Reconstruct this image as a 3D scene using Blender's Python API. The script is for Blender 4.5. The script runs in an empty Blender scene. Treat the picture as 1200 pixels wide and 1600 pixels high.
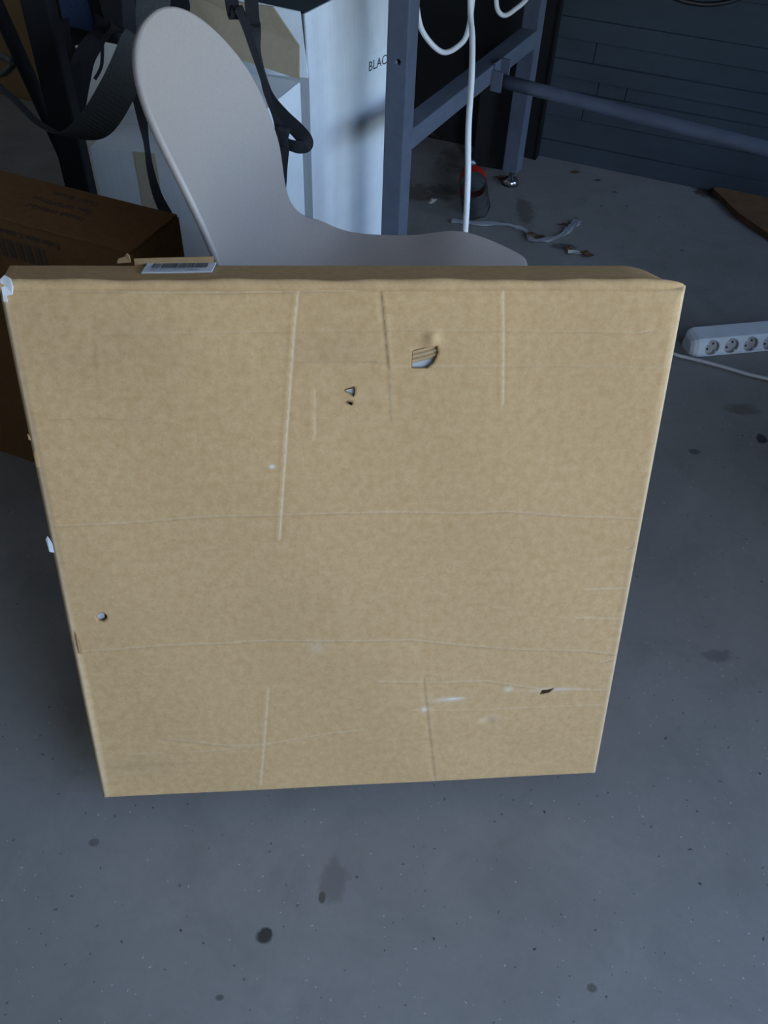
import bpy, bmesh, math, random
import numpy as np
from mathutils import Vector, Matrix

random.seed(7)
rng = np.random.default_rng(7)
scene = bpy.context.scene
col = scene.collection

# ------------------------------------------------------------------ camera
F_PX, CAM_H = 1350.0, 1.2
_d = Vector((540 - 600, 2090 - 800, F_PX)).normalized()      # straight down, seen from the lens
_up = -_d
_fw = Vector((0, 0, 1))
_Y = (_fw - _up * _fw.dot(_up)).normalized()
_X = _Y.cross(_up)
RW = Matrix((_X, _Y, _up))                                   # lens axes -> world axes
CAM = Vector((0, 0, CAM_H))
cd = bpy.data.cameras.new('camera')
cam = bpy.data.objects.new('camera', cd)
col.objects.link(cam)
cx, cy, cz = RW @ Vector((1, 0, 0)), RW @ Vector((0, -1, 0)), RW @ Vector((0, 0, -1))
cam.matrix_world = Matrix(((cx.x, cy.x, cz.x, 0), (cx.y, cy.y, cz.y, 0), (cx.z, cy.z, cz.z, CAM_H), (0, 0, 0, 1)))
cd.sensor_fit = 'VERTICAL'
cd.sensor_height = 36
cd.lens = 36 * F_PX / 1600
cd.clip_start = 0.02
scene.camera = cam

# room axes: A runs along the back wall to the right, B towards the back wall
A = Vector((.934, -.357, 0)).normalized()
B = Vector((.357, .934, 0)).normalized()
ROOM_YAW = math.atan2(A.y, A.x)
BACK, FRONT, LEFT, RIGHT, CEIL = 2.76, -3.0, -2.9, 1.9, 2.5
OB0, OB1, OZ = -1.45, .05, 2.25                                 # the open garage door in the right wall
WB0, WB1, WZ0, WZ1 = .20, 2.62, .50, 1.75                      # unseen window added beside it to brighten the white carton and chair

def ab(a, b, z=0.0):
    return A * a + B * b + Vector((0, 0, z))

# ------------------------------------------------------------------ sky, exposure
world = bpy.data.worlds.new('world')
scene.world = world
world.use_nodes = True
wn = world.node_tree
wn.nodes.clear()
wo = wn.nodes.new('ShaderNodeOutputWorld')
wb = wn.nodes.new('ShaderNodeBackground')
sky = wn.nodes.new('ShaderNodeTexSky')
sky.sky_type = 'NISHITA'
sky.sun_disc = False
sky.sun_elevation = math.radians(38)
sky.sun_rotation = math.radians(250)
sky.air_density = 1.0
sky.dust_density = 3.5
sky.ozone_density = 1.0
wb.inputs['Strength'].default_value = 0.5
wn.links.new(sky.outputs[0], wb.inputs[0])
wn.links.new(wb.outputs[0], wo.inputs[0])

def portal(name, c, x, z, sx, sy):                            # sampling portal in an opening, for the sky's light
    l = bpy.data.lights.new(name, 'AREA')
    l.shape = 'RECTANGLE'
    l.size, l.size_y = sx, sy
    l.cycles.is_portal = True
    o = bpy.data.objects.new(name, l)
    col.objects.link(o)
    y = z.cross(x)
    o.matrix_world = Matrix(((x.x, y.x, z.x, c.x), (x.y, y.y, z.y, c.y), (x.z, y.z, z.z, c.z), (0, 0, 0, 1)))
portal('door_daylight', ab(RIGHT + .06, (OB0 + OB1) / 2, OZ / 2), B, A, OB1 - OB0, OZ)
portal('added_window_daylight', ab(RIGHT + .06, (WB0 + WB1) / 2, (WZ0 + WZ1) / 2), B, A, WB1 - WB0, WZ1 - WZ0)

vs = scene.view_settings
vs.view_transform = 'Standard'
vs.look = 'None'
vs.gamma = 1.0
vs.use_curve_mapping = False
vs.exposure = 2.75


# ------------------------------------------------------------------ helpers
def ray(px, py):
    return (RW @ Vector((px - 600, py - 800, F_PX))).normalized()

def at(px, py, y):
    v = ray(px, py)
    return CAM + v * (y / v.y)

def atz(px, py, z=0.0):
    v = ray(px, py)
    return CAM + v * ((z - CAM_H) / v.z)

def onplane(px, py, p0, n):
    v = ray(px, py)
    return CAM + v * ((p0 - CAM).dot(n) / v.dot(n))

def tag(o, label=None, cat=None, group=None, kind=None):
    if label: o['label'] = label
    if cat: o['category'] = cat
    if group: o['group'] = group
    if kind: o['kind'] = kind
    return o

def thing(name, label, cat, loc=(0, 0, 0), rotz=0.0, group=None):
    o = bpy.data.objects.new(name, None)
    o.empty_display_size = .05
    col.objects.link(o)
    o.location = loc
    o.rotation_euler = (0, 0, rotz)
    return tag(o, label, cat, group)

def mk(name, verts, faces, mat, parent=None, smooth=False):
    me = bpy.data.meshes.new(name)
    me.from_pydata([tuple(v) for v in verts], [], faces)
    me.update()
    if mat: me.materials.append(mat)
    if smooth: me.shade_smooth()
    o = bpy.data.objects.new(name, me)
    col.objects.link(o)
    if parent: o.parent = parent
    return o

def from_bm(name, bm, mat, parent=None, smooth=False):
    bmesh.ops.recalc_face_normals(bm, faces=bm.faces)
    me = bpy.data.meshes.new(name)
    bm.to_mesh(me)
    bm.free()
    if mat: me.materials.append(mat)
    if smooth: me.shade_smooth()
    o = bpy.data.objects.new(name, me)
    col.objects.link(o)
    if parent: o.parent = parent
    return o

def bm_box(bm, x0, x1, y0, y1, z0, z1, bevel=0.0, seg=2, M=None):
    g = bmesh.ops.create_cube(bm, size=1)
    vv = g['verts']
    for v in vv:
        v.co = Vector((x0 + (v.co.x + .5) * (x1 - x0), y0 + (v.co.y + .5) * (y1 - y0), z0 + (v.co.z + .5) * (z1 - z0)))
    if bevel:
        es = {e for v in vv for e in v.link_edges}
        r = bmesh.ops.bevel(bm, geom=list(es), offset=bevel, segments=seg, affect='EDGES', profile=.6)
        vv = list({v for f in r['faces'] for v in f.verts} | {v for v in vv if v.is_valid})
    if M is not None:
        bmesh.ops.transform(bm, matrix=M, verts=vv)
    return vv

def box(name, x0, x1, y0, y1, z0, z1, mat, parent=None, bevel=0.0, seg=2, M=None):
    bm = bmesh.new()
    bm_box(bm, x0, x1, y0, y1, z0, z1, bevel, seg, M)
    return from_bm(name, bm, mat, parent)

def frame(o, x, y, z):
    return Matrix(((x.x, y.x, z.x, o.x), (x.y, y.y, z.y, o.y), (x.z, y.z, z.z, o.z), (0, 0, 0, 1)))

def spline(pts, n):
    P = np.array([tuple(p) for p in pts], float)
    P = np.vstack([2 * P[0] - P[1], P, 2 * P[-1] - P[-2]])
    out = []
    for k in np.linspace(0, len(P) - 3 - 1e-9, n):
        i = int(k)
        t = k - i
        a, b, c, d = P[i:i + 4]
        out.append(.5 * (2 * b + (c - a) * t + (2 * a - 5 * b + 4 * c - d) * t * t + (3 * b - a - 3 * c + d) * t ** 3))
    return np.array(out)

def spline_at(pts, ks):
    P = np.array([tuple(p) for p in pts], float)
    P = np.vstack([2 * P[0] - P[1], P, 2 * P[-1] - P[-2]])
    out = []
    for k in ks:
        i = min(int(k), len(P) - 4)
        t = k - i
        a, b, c, d = P[i:i + 4]
        out.append(.5 * (2 * b + (c - a) * t + (2 * a - 5 * b + 4 * c - d) * t * t + (3 * b - a - 3 * c + d) * t ** 3))
    return np.array(out)

def tube(name, pts, r, mat, parent=None, n=60, seg=10):
    C = spline(pts, n)
    T = np.gradient(C, axis=0)
    T /= np.linalg.norm(T, axis=1)[:, None]
    ref = np.array([0.13, 0.27, 1.0])
    if abs(T[0] @ ref) > .9: ref = np.array([1.0, 0.2, 0.1])
    N = ref - T[0] * (ref @ T[0])
    V, Fc = [], []
    for i in range(n):
        N = N - T[i] * (N @ T[i])
        N /= np.linalg.norm(N)
        Bn = np.cross(T[i], N)
        for k in range(seg):
            a = 2 * math.pi * k / seg
            V.append(C[i] + (N * math.cos(a) + Bn * math.sin(a)) * r)
    for i in range(n - 1):
        for k in range(seg):
            k2 = (k + 1) % seg
            Fc.append((i * seg + k, i * seg + k2, (i + 1) * seg + k2, (i + 1) * seg + k))
    Fc.append(tuple(range(seg))[::-1])
    Fc.append(tuple((n - 1) * seg + k for k in range(seg)))
    return mk(name, V, Fc, mat, parent, True)

def ribbon(name, pts, widths, sides, th, mat, parent=None, n=70):
    """webbing: pts along the band, width at each, the direction across the band at each"""
    S = spline([tuple(p) + (w,) + tuple(s) for p, w, s in zip(pts, widths, sides)], n)
    C, W, D = S[:, :3], S[:, 3], S[:, 4:7]
    T = np.gradient(C, axis=0)
    T /= np.linalg.norm(T, axis=1)[:, None]
    V, Fc = [], []
    for i in range(n):
        d = D[i] - T[i] * (D[i] @ T[i])
        d /= np.linalg.norm(d)
        m = np.cross(T[i], d)
        for a, b in ((-1, -1), (1, -1), (1, 1), (-1, 1)):
            V.append(C[i] + d * a * W[i] / 2 + m * b * th / 2)
    for i in range(n - 1):
        for k in range(4):
            k2 = (k + 1) % 4
            Fc.append((i * 4 + k, i * 4 + k2, (i + 1) * 4 + k2, (i + 1) * 4 + k))
    Fc += [(3, 2, 1, 0), tuple((n - 1) * 4 + k for k in range(4))]
    return mk(name, V, Fc, mat, parent)

def lathe(name, prof, mat, parent=None, seg=28, M=None, smooth=True, caps=True):
    V, Fc = [], []
    for r, z in prof:
        for k in range(seg):
            a = 2 * math.pi * k / seg
            v = Vector((r * math.cos(a), r * math.sin(a), z))
            V.append(M @ v if M is not None else v)
    for i in range(len(prof) - 1):
        for k in range(seg):
            k2 = (k + 1) % seg
            Fc.append((i * seg + k, i * seg + k2, (i + 1) * seg + k2, (i + 1) * seg + k))
    if caps and prof[0][0] > 1e-5: Fc.append(tuple(range(seg))[::-1])
    if caps and prof[-1][0] > 1e-5: Fc.append(tuple((len(prof) - 1) * seg + k for k in range(seg)))
    return mk(name, V, Fc, mat, parent, smooth)

def slab(name, poly, th, mat, parent=None, M=None):
    """a flat outline (x, y) with thickness th downwards"""
    n = len(poly)
    V = [Vector((x, y, 0)) for x, y in poly] + [Vector((x, y, -th)) for x, y in poly]
    if M is not None: V = [M @ v for v in V]
    Fc = [tuple(range(n)), tuple(range(2 * n - 1, n - 1, -1))]
    Fc += [(i, i + n, (i + 1) % n + n, (i + 1) % n) for i in range(n)]
    bm = bmesh.new()
    bv = [bm.verts.new(v) for v in V]
    for f in Fc: bm.faces.new([bv[i] for i in f])
    return from_bm(name, bm, mat, parent)

def cut(o, cutters):
    for c in cutters:
        m = o.modifiers.new('cut', 'BOOLEAN')
        m.operation = 'DIFFERENCE'
        m.solver = 'EXACT'
        m.object = c
    bpy.context.view_layer.update()
    dg = bpy.context.evaluated_depsgraph_get()
    me = bpy.data.meshes.new_from_object(o.evaluated_get(dg))
    o.modifiers.clear()
    o.data = me
    for c in cutters:
        bpy.data.objects.remove(c, do_unlink=True)

def text_mesh(name, body, size, mat, parent, M, align='LEFT', ext=.0004, shear=0.0):
    cu = bpy.data.curves.new(name, 'FONT')
    cu.body = body
    cu.size = size
    cu.align_x = align
    cu.extrude = ext
    cu.shear = shear
    cu.resolution_u = 3
    tmp = bpy.data.objects.new(name + '_tmp', cu)
    col.objects.link(tmp)
    bpy.context.view_layer.update()
    me = bpy.data.meshes.new_from_object(tmp.evaluated_get(bpy.context.evaluated_depsgraph_get()))
    bpy.data.objects.remove(tmp, do_unlink=True)
    me.transform(M)
    me.materials.clear()
    me.materials.append(mat)
    o = bpy.data.objects.new(name, me)
    col.objects.link(o)
    o.parent = parent
    return o


# ------------------------------------------------------------------ materials
class NT:
    def __init__(s, name):
        s.m = bpy.data.materials.new(name)
        s.m.use_nodes = True
        s.t = s.m.node_tree
        s.b = s.t.nodes['Principled BSDF']
        s.tc = s.t.nodes.new('ShaderNodeTexCoord')
    def link(s, a, b): s.t.links.new(a, b)
    def noise(s, scale, detail=4, rough=.6, vec=None, dist=0.0):
        n = s.t.nodes.new('ShaderNodeTexNoise')
        n.inputs['Scale'].default_value = scale
        n.inputs['Detail'].default_value = detail
        n.inputs['Roughness'].default_value = rough
        n.inputs['Distortion'].default_value = dist
        s.link(vec or s.tc.outputs['Object'], n.inputs['Vector'])
        return n.outputs['Fac']
    def mapping(s, scale=(1, 1, 1), loc=(0, 0, 0), rot=(0, 0, 0)):
        n = s.t.nodes.new('ShaderNodeMapping')
        n.inputs['Scale'].default_value = scale
        n.inputs['Location'].default_value = loc
        n.inputs['Rotation'].default_value = rot
        s.link(s.tc.outputs['Object'], n.inputs['Vector'])
        return n.outputs[0]
    def ramp(s, fac, stops):
        n = s.t.nodes.new('ShaderNodeValToRGB')
        e = n.color_ramp.elements
        while len(e) < len(stops): e.new(.5)
        for k, (p, c) in enumerate(stops):
            e[k].position = p
            e[k].color = (c if hasattr(c, '__len__') else (c, c, c)) + ((1,) if not hasattr(c, '__len__') or len(c) == 3 else ()) if not isinstance(c, tuple) else (c + (1,) if len(c) == 3 else c)
        s.link(fac, n.inputs[0])
        return n.outputs[0]
    def mix(s, fac, a, b, mode='MIX'):
        n = s.t.nodes.new('ShaderNodeMix')
        n.data_type = 'RGBA'
        n.blend_type = mode
        for sock, val in ((n.inputs[0], fac), (n.inputs[6], a), (n.inputs[7], b)):
            if hasattr(val, 'links') or isinstance(val, bpy.types.NodeSocket): s.link(val, sock)
            elif hasattr(val, '__len__'): sock.default_value = tuple(val) + ((1,) if len(val) == 3 else ())
            else: sock.default_value = val
        return n.outputs[2]
    def math(s, op, a, b=0.0, clamp=False):
        n = s.t.nodes.new('ShaderNodeMath')
        n.operation = op
        n.use_clamp = clamp
        for sock, val in ((n.inputs[0], a), (n.inputs[1], b)):
            if isinstance(val, bpy.types.NodeSocket): s.link(val, sock)
            else: sock.default_value = val
        return n.outputs[0]
    def attr(s, name):
        n = s.t.nodes.new('ShaderNodeAttribute')
        n.attribute_name = name
        return n.outputs['Fac']
    def bump(s, h, strength=.3, dist=.002):
        n = s.t.nodes.new('ShaderNodeBump')
        n.inputs['Strength'].default_value = strength
        n.inputs['Distance'].default_value = dist
        s.link(h, n.inputs['Height'])
        s.link(n.outputs[0], s.b.inputs['Normal'])
    def out(s, color=None, rough=.6, spec=None, metal=None):
        if color is not None:
            if isinstance(color, bpy.types.NodeSocket): s.link(color, s.b.inputs['Base Color'])
            else: s.b.inputs['Base Color'].default_value = tuple(color) + (1,)
        if isinstance(rough, bpy.types.NodeSocket): s.link(rough, s.b.inputs['Roughness'])
        else: s.b.inputs['Roughness'].default_value = rough
        if spec is not None: s.b.inputs['Specular IOR Level'].default_value = spec
        if metal is not None: s.b.inputs['Metallic'].default_value = metal
        return s.m

def mul(c, k): return tuple(x * k for x in c)

def plain(name, c, rough=.55, var=.12, scale=30, spec=None, metal=None, bump=0.0):
    n = NT(name)
    f = n.noise(scale, 4, .6)
    cc = n.ramp(f, [(.3, mul(c, 1 - var)), (.7, mul(c, 1 + var))])
    if bump: n.bump(n.noise(scale * 6, 3, .6), bump, .001)
    return n.out(cc, rough, spec, metal)

def kraft(name, c, dark, attrs=False, fl_axis=2):
    """brown corrugated board: fibre mottle, faint flute bands, wear from the mesh"""
    n = NT(name)
    blot = n.noise(9, 5, .6)
    fib = n.noise(95, 5, .7)
    fine = n.noise(420, 3, .7)
    cc = n.mix(n.ramp(blot, [(.3, 0.0), (.75, 1.0)]), c, mul(c, .93))
    cc = n.mix(n.math('MULTIPLY', n.ramp(fib, [(.38, 0.0), (.66, 1.0)]), .55), cc, dark)
    cc = n.mix(n.math('MULTIPLY', n.ramp(fine, [(.5, 0.0), (.75, 1.0)]), .28), cc, mul(dark, .9))
    sc = [3, 3, 3]
    sc[fl_axis] = 150
    fl = n.noise(1.0, 2, .5, n.mapping(tuple(sc)))
    cc = n.mix(n.math('MULTIPLY', n.ramp(fl, [(.45, 0.0), (.75, 1.0)]), .10), cc, dark)
    if attrs:
        cc = n.mix(n.attr('dirt_shade'), cc, (.10, .085, .065))  # smudges, and the shade painted under the fold lip
        cc = n.mix(n.attr('wear'), cc, (.78, .70, .56))
        cc = n.mix(n.attr('scuff'), cc, (.80, .80, .80))
    n.bump(n.math('ADD', fib, n.math('MULTIPLY', fl, .6)), .22, .0012)
    return n.out(cc, .9, .04)

KRAFT = (.56, .36, .185)
M = {}
M['kraft_face'] = kraft('kraft_face', KRAFT, (.40, .235, .095), True)
M['kraft'] = kraft('kraft', mul(KRAFT, .96), (.40, .235, .095))
M['kraft_core'] = plain('kraft_core', (.42, .28, .15), .9, .15, 60)
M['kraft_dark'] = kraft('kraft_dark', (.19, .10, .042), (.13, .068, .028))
M['kraft_inside'] = kraft('kraft_inside', (.42, .34, .24), (.34, .27, .18))
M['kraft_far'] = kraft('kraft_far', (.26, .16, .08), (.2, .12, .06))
M['paper_grey'] = plain('paper_grey', (.40, .40, .40), .8, .1, 50)
M['label_white'] = plain('label_white', (.72, .74, .78), .45, .05, 30)
M['sticker'] = plain('sticker', (.82, .88, .94), .5, .02, 20)
M['ink'] = plain('ink', (.02, .02, .025), .6, .1, 50)
M['ink_print'] = plain('ink_print', (.055, .032, .018), .8, .2, 90)
M['tape_white'] = plain('tape_white', (.80, .80, .80), .4, .1, 60)
M['tape_clear'] = plain('tape_clear', (.58, .50, .36), .25, .06, 30)

def white_board(name, c):
    n = NT(name)
    fl = n.noise(1.0, 2, .5, n.mapping((150, 150, 2)))
    bl = n.noise(14, 4, .6)
    cc = n.mix(n.ramp(bl, [(.35, 0.0), (.75, 1.0)]), c, mul(c, .9))
    cc = n.mix(n.math('MULTIPLY', n.ramp(fl, [(.5, 0.0), (.7, 1.0)]), .25), cc, mul(c, .78))
    n.bump(fl, .15, .001)
    return n.out(cc, .6, .3)
M['white_board'] = white_board('white_board', (.86, .91, .96))  # blue cast of the skylight is mixed into this white
M['white_plain'] = white_board('white_plain', (.84, .85, .86))  # neutral copy without the sky cast, for the shaded carton
M['cream_board'] = plain('cream_board', (.80, .75, .64), .7, .06, 10)

M['chair'] = plain('chair_plastic', (.36, .305, .275), .48, .05, 240, .4, None, .25)
M['chair_edge'] = M['chair']

def painted_steel(name, c):
    n = NT(name)
    f = n.noise(18, 5, .65)
    cc = n.mix(n.ramp(f, [(.4, 0.0), (.75, 1.0)]), c, mul(c, .75))
    n.bump(n.noise(300, 2, .5), .08, .0005)
    return n.out(cc, .42, .5)
M['steel'] = painted_steel('painted_steel', (.115, .135, .185))
M['steel_dust'] = painted_steel('dusty_steel', (.15, .15, .15))
M['black'] = plain('black_paint', (.008, .008, .009), .75, .2, 20, .2)
M['black_panel'] = plain('black_panel', (.008, .008, .009), .55, .2, 10)
M['chrome'] = plain('chrome', (.7, .7, .72), .18, .03, 20, None, 1.0)
M['rubber'] = plain('rubber', (.015, .015, .016), .7, .1, 40)
M['cable_white'] = plain('cable_white', (.78, .79, .80), .4, .05, 20)
M['cable_grey'] = plain('cable_grey', (.46, .45, .44), .5, .08, 20)
M['cable_black'] = plain('cable_black', (.01, .01, .011), .45, .1, 20)

def webbing(name, c, rough=.75):
    n = NT(name)
    w = n.noise(800, 2, .5)
    cc = n.mix(n.ramp(w, [(.4, 0.0), (.65, 1.0)]), mul(c, .7), mul(c, 1.3))
    n.bump(w, .4, .0008)
    return n.out(cc, rough, .35)
M['web_black'] = webbing('webbing_black', (.013, .013, .016))
M['web_grey'] = webbing('webbing_grey', (.034, .036, .035), .75)
M['cloth_black'] = webbing('cloth_black', (.010, .010, .012), .9)
M['cloth_blue'] = webbing('cloth_blue', (.05, .09, .19), .8)

M['plastic_white'] = plain('plastic_white', (.62, .65, .68), .42, .06, 25)
M['plastic_socket'] = plain('plastic_socket', (.40, .40, .39), .5, .1, 40)
M['hole_black'] = plain('hole_black', (.006, .006, .006), .9, .1, 20)
M['red'] = plain('red_plastic', (.50, .02, .012), .35, .1, 30)
M['leaf'] = plain('dry_leaf', (.10, .05, .022), .8, .4, 90)
M['scrap'] = plain('paper_scrap', (.55, .53, .48), .8, .1, 60)
M['rust_board'] = plain('rust_board', (.15, .07, .026), .8, .3, 22)
M['tabletop'] = plain('tabletop', (.25, .18, .11), .6, .15, 8)
M['ceiling'] = plain('ceiling_paint', (.72, .72, .70), .8, .05, 3)
M['room_wall'] = plain('wall_paint', (.42, .41, .39), .8, .08, 4)
M['white_paint'] = plain('white_paint', (.75, .75, .74), .5, .04, 6)
M['drive'] = plain('asphalt', (.16, .16, .165), .9, .2, 12)

def clear_plastic(name, c, alpha_tint=.9):
    n = NT(name)
    n.b.inputs['Transmission Weight'].default_value = 1.0
    n.b.inputs['IOR'].default_value = 1.12
    return n.out(c, .12)
M['pet'] = clear_plastic('clear_bottle', (.80, .84, .86))
M['film'] = clear_plastic('clear_film', (.92, .94, .96))
M['film'].node_tree.nodes['Principled BSDF'].inputs['Roughness'].default_value = .3
M['film'].node_tree.nodes['Principled BSDF'].inputs['Transmission Weight'].default_value = .8

def wall_mat():
    n = NT('wall_boards')
    bl = n.noise(5, 5, .6)
    st = n.noise(1.0, 4, .6, n.mapping((3, 3, 60)))
    c = (.072, .092, .11)
    cc = n.mix(n.ramp(bl, [(.3, 0.0), (.75, 1.0)]), c, mul(c, .72))
    cc = n.mix(n.math('MULTIPLY', n.ramp(st, [(.45, 0.0), (.7, 1.0)]), .35), cc, mul(c, .7))
    n.bump(st, .25, .002)
    return n.out(cc, .75, .25)
M['wall'] = wall_mat()
M['wall_gap'] = plain('wall_gap', (.05, .055, .06), .9, .2, 12)

def floor_mat():
    n = NT('concrete')
    big = n.noise(1.7, 5, .62)
    mid = n.noise(7, 6, .65, None, .6)
    fin = n.noise(60, 5, .7)
    grit = n.noise(420, 2, .6)
    c = (.258, .243, .226)
    cc = n.mix(n.ramp(big, [(.3, 0.0), (.72, 1.0)]), c, mul(c, .80))
    cc = n.mix(n.math('MULTIPLY', n.ramp(mid, [(.50, 0.0), (.72, 1.0)]), .52), cc, mul(c, .62))
    cc = n.mix(n.math('MULTIPLY', n.ramp(mid, [(.28, 1.0), (.46, 0.0)]), .30), cc, mul(c, 1.22))
    cc = n.mix(n.math('MULTIPLY', n.ramp(fin, [(.45, 0.0), (.7, 1.0)]), .30), cc, mul(c, .75))
    # light aggregate grains and small dark pits
    for sc, thr, colr, k in ((95, .10, (.50, .50, .50), .75), (70, .11, (.08, .08, .075), .8), (30, .062, (.045, .043, .04), .9)):
        v = n.t.nodes.new('ShaderNodeTexVoronoi')
        v.inputs['Scale'].default_value = sc
        mp = n.t.nodes.new('ShaderNodeVectorMath')
        mp.operation = 'ADD'
        nz = n.t.nodes.new('ShaderNodeTexNoise')
        nz.inputs['Scale'].default_value = 130
        n.link(n.tc.outputs['Object'], nz.inputs['Vector'])
        sv = n.t.nodes.new('ShaderNodeVectorMath')
        sv.operation = 'SCALE'
        sv.inputs['Scale'].default_value = .010
        n.link(nz.outputs['Color'], sv.inputs[0])
        n.link(n.tc.outputs['Object'], mp.inputs[0])
        n.link(sv.outputs[0], mp.inputs[1])
        n.link(mp.outputs[0], v.inputs['Vector'])
        sel = n.t.nodes.new('ShaderNodeSeparateColor')
        n.link(v.outputs['Color'], sel.inputs[0])
        near = n.math('LESS_THAN', v.outputs['Distance'], thr)
        few = n.math('GREATER_THAN', sel.outputs[0], .72)
        cc = n.mix(n.math('MULTIPLY', n.math('MULTIPLY', near, few), k), cc, colr)
    # stains with their own place on the slab: x, y, rx, ry, colour, strength
    spots = []
    for px, py, rx, ry, colr, k in STAINS:
        p = atz(px, py)
        spots.append((p.x, p.y, rx, ry, colr, k))
    wob = n.noise(38, 3, .6)
    sx = n.t.nodes.new('ShaderNodeSeparateXYZ')
    n.link(n.tc.outputs['Object'], sx.inputs[0])
    for x, y, rx, ry, colr, k in spots:
        dx = n.math('DIVIDE', n.math('SUBTRACT', sx.outputs[0], x), rx)
        dy = n.math('DIVIDE', n.math('SUBTRACT', sx.outputs[1], y), ry)
        d = n.math('SQRT', n.math('ADD', n.math('MULTIPLY', dx, dx), n.math('MULTIPLY', dy, dy)))
        d = n.math('ADD', d, n.math('MULTIPLY', n.math('SUBTRACT', wob, .5), 1.5))
        m = n.ramp(d, [(.62, 1.0), (.98, 0.0)])
        cc = n.mix(n.math('MULTIPLY', m, k), cc, colr)
    n.bump(n.math('ADD', n.math('MULTIPLY', fin, .7), n.math('MULTIPLY', grit, .4)), .25, .0015)
    return n.out(cc, n.ramp(mid, [(.3, .50), (.7, .68)]), .35)
DK = (.06, .058, .052)
BR = (.085, .06, .04)
STAINS = [(412, 1463, .0115, .0115, (.035, .035, .03), .95), (520, 1378, .022, .035, (.12, .11, .10), .5),
          (503, 1403, .006, .008, (.08, .06, .05), .8), (146, 1316, .010, .007, (.09, .08, .07), .7),
          (925, 1543, .007, .006, (.09, .08, .06), .8), (343, 1559, .006, .005, DK, .7), (925, 1022, .035, .02, (.13, .12, .115), .55),
          (1120, 1025, .03, .015, (.11, .105, .10), .6), (1085, 706, .016, .010, DK, .7), (1190, 686, .014, .016, (.03, .03, .03), .9),
          (1160, 640, .05, .022, BR, .5), (860, 850, .02, .015, DK, .4), (640, 300, .10, .07, BR, .65), (730, 250, .12, .1, BR, .6),
          (820, 330, .03, .10, BR, .55), (880, 385, .045, .02, DK, .7), (840, 372, .05, .03, BR, .6), (690, 300, .05, .06, DK, .6),
          (1110, 300, .06, .05, (.03, .02, .012), .85), (940, 322, .008, .006, DK, .8), (900, 340, .006, .005, DK, .8),
          (960, 300, .012, .008, DK, .7), (1066, 391, .006, .006, DK, .8), (980, 322, .007, .006, DK, .7), (650, 130, .012, .01, DK, .5)]
M['floor'] = floor_mat()


# ------------------------------------------------------------------ the room
def room_quadbox(name, a0, a1, b0, b1, z0, z1, mat, parent=None, kind='structure'):
    o = box(name, a0, a1, b0, b1, z0, z1, mat, parent, 0, 2, Matrix.Rotation(ROOM_YAW, 4, 'Z'))
    if not parent: o['kind'] = kind
    return o

room_quadbox('floor', LEFT - .15, RIGHT + .15, FRONT - .15, BACK + .15, -.12, 0, M['floor'])
room_quadbox('ceiling', LEFT - .15, RIGHT + .15, FRONT - .15, BACK + .15, CEIL, CEIL + .1, M['ceiling'])
room_quadbox('wall_left', LEFT - .15, LEFT, FRONT, BACK, 0, CEIL, M['room_wall'])
RZ = Matrix.Rotation(ROOM_YAW, 4, 'Z')
room_quadbox('wall_front', LEFT, RIGHT, FRONT - .15, FRONT, 0, CEIL, M['room_wall'])
bm = bmesh.new()
bm_box(bm, RIGHT, RIGHT + .15, FRONT, OB0, 0, CEIL, M=RZ)
bm_box(bm, RIGHT, RIGHT + .15, OB1, WB0, 0, CEIL, M=RZ)
bm_box(bm, RIGHT, RIGHT + .15, WB1, BACK, 0, CEIL, M=RZ)
bm_box(bm, RIGHT, RIGHT + .15, WB0, WB1, 0, WZ0, M=RZ)
bm_box(bm, RIGHT, RIGHT + .15, WB0, WB1, WZ1, CEIL, M=RZ)
bm_box(bm, RIGHT, RIGHT + .15, OB0, OB1, OZ, CEIL, M=RZ)
from_bm('wall_right', bm, M['room_wall'])['kind'] = 'structure'
win = room_quadbox('added_window_1', RIGHT + .04, RIGHT + .09, WB0, WB0 + .05, WZ0, WZ1, M['white_paint'])  # frame of the added, unseen window
for b0, b1, z0, z1 in ((WB1 - .05, WB1, WZ0, WZ1), (WB0 + .05, WB1 - .05, WZ0, WZ0 + .05), (WB0 + .05, WB1 - .05, WZ1 - .05, WZ1), ((WB0 + WB1) / 2 - .02, (WB0 + WB1) / 2 + .02, WZ0 + .05, WZ1 - .05)):
    room_quadbox('added_window_frame', RIGHT + .04, RIGHT + .09, b0, b1, z0, z1, M['white_paint'], win)
room_quadbox('driveway', RIGHT + .15, RIGHT + 25, -25, 25, -.16, -.02, M['drive'])

# back wall: a core with separate horizontal boards
wall = room_quadbox('wall_back', LEFT - .15, RIGHT + .15, BACK + .012, BACK + .15, 0, CEIL, M['wall_gap'])
joints = [0.0, .055, .130, .205, .243, .290, .347, .403, .505]
while joints[-1] < CEIL - .12: joints.append(joints[-1] + .098)
joints.append(CEIL)
S0 = ab(0, BACK).dot(A)
for k in range(len(joints) - 1):
    z0, z1 = joints[k] + .0008, joints[k + 1] - .0008
    proud = [.020, .013, .016, .006, .010, .001, .005, .0, .003][k] if k < 9 else random.uniform(0, .006)
    cuts = [LEFT, -.38, .12, RIGHT] if k == 3 else ([LEFT, -1.2 + .37 * (k % 3), RIGHT])
    if k == 3: cuts = [LEFT, -.43, -.345, .3, RIGHT]
    for q in range(len(cuts) - 1):
        room_quadbox('board', cuts[q] + .0012, cuts[q + 1] - .0012, BACK - proud, BACK + .014, z0, z1, M['wall'], wall)


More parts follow.
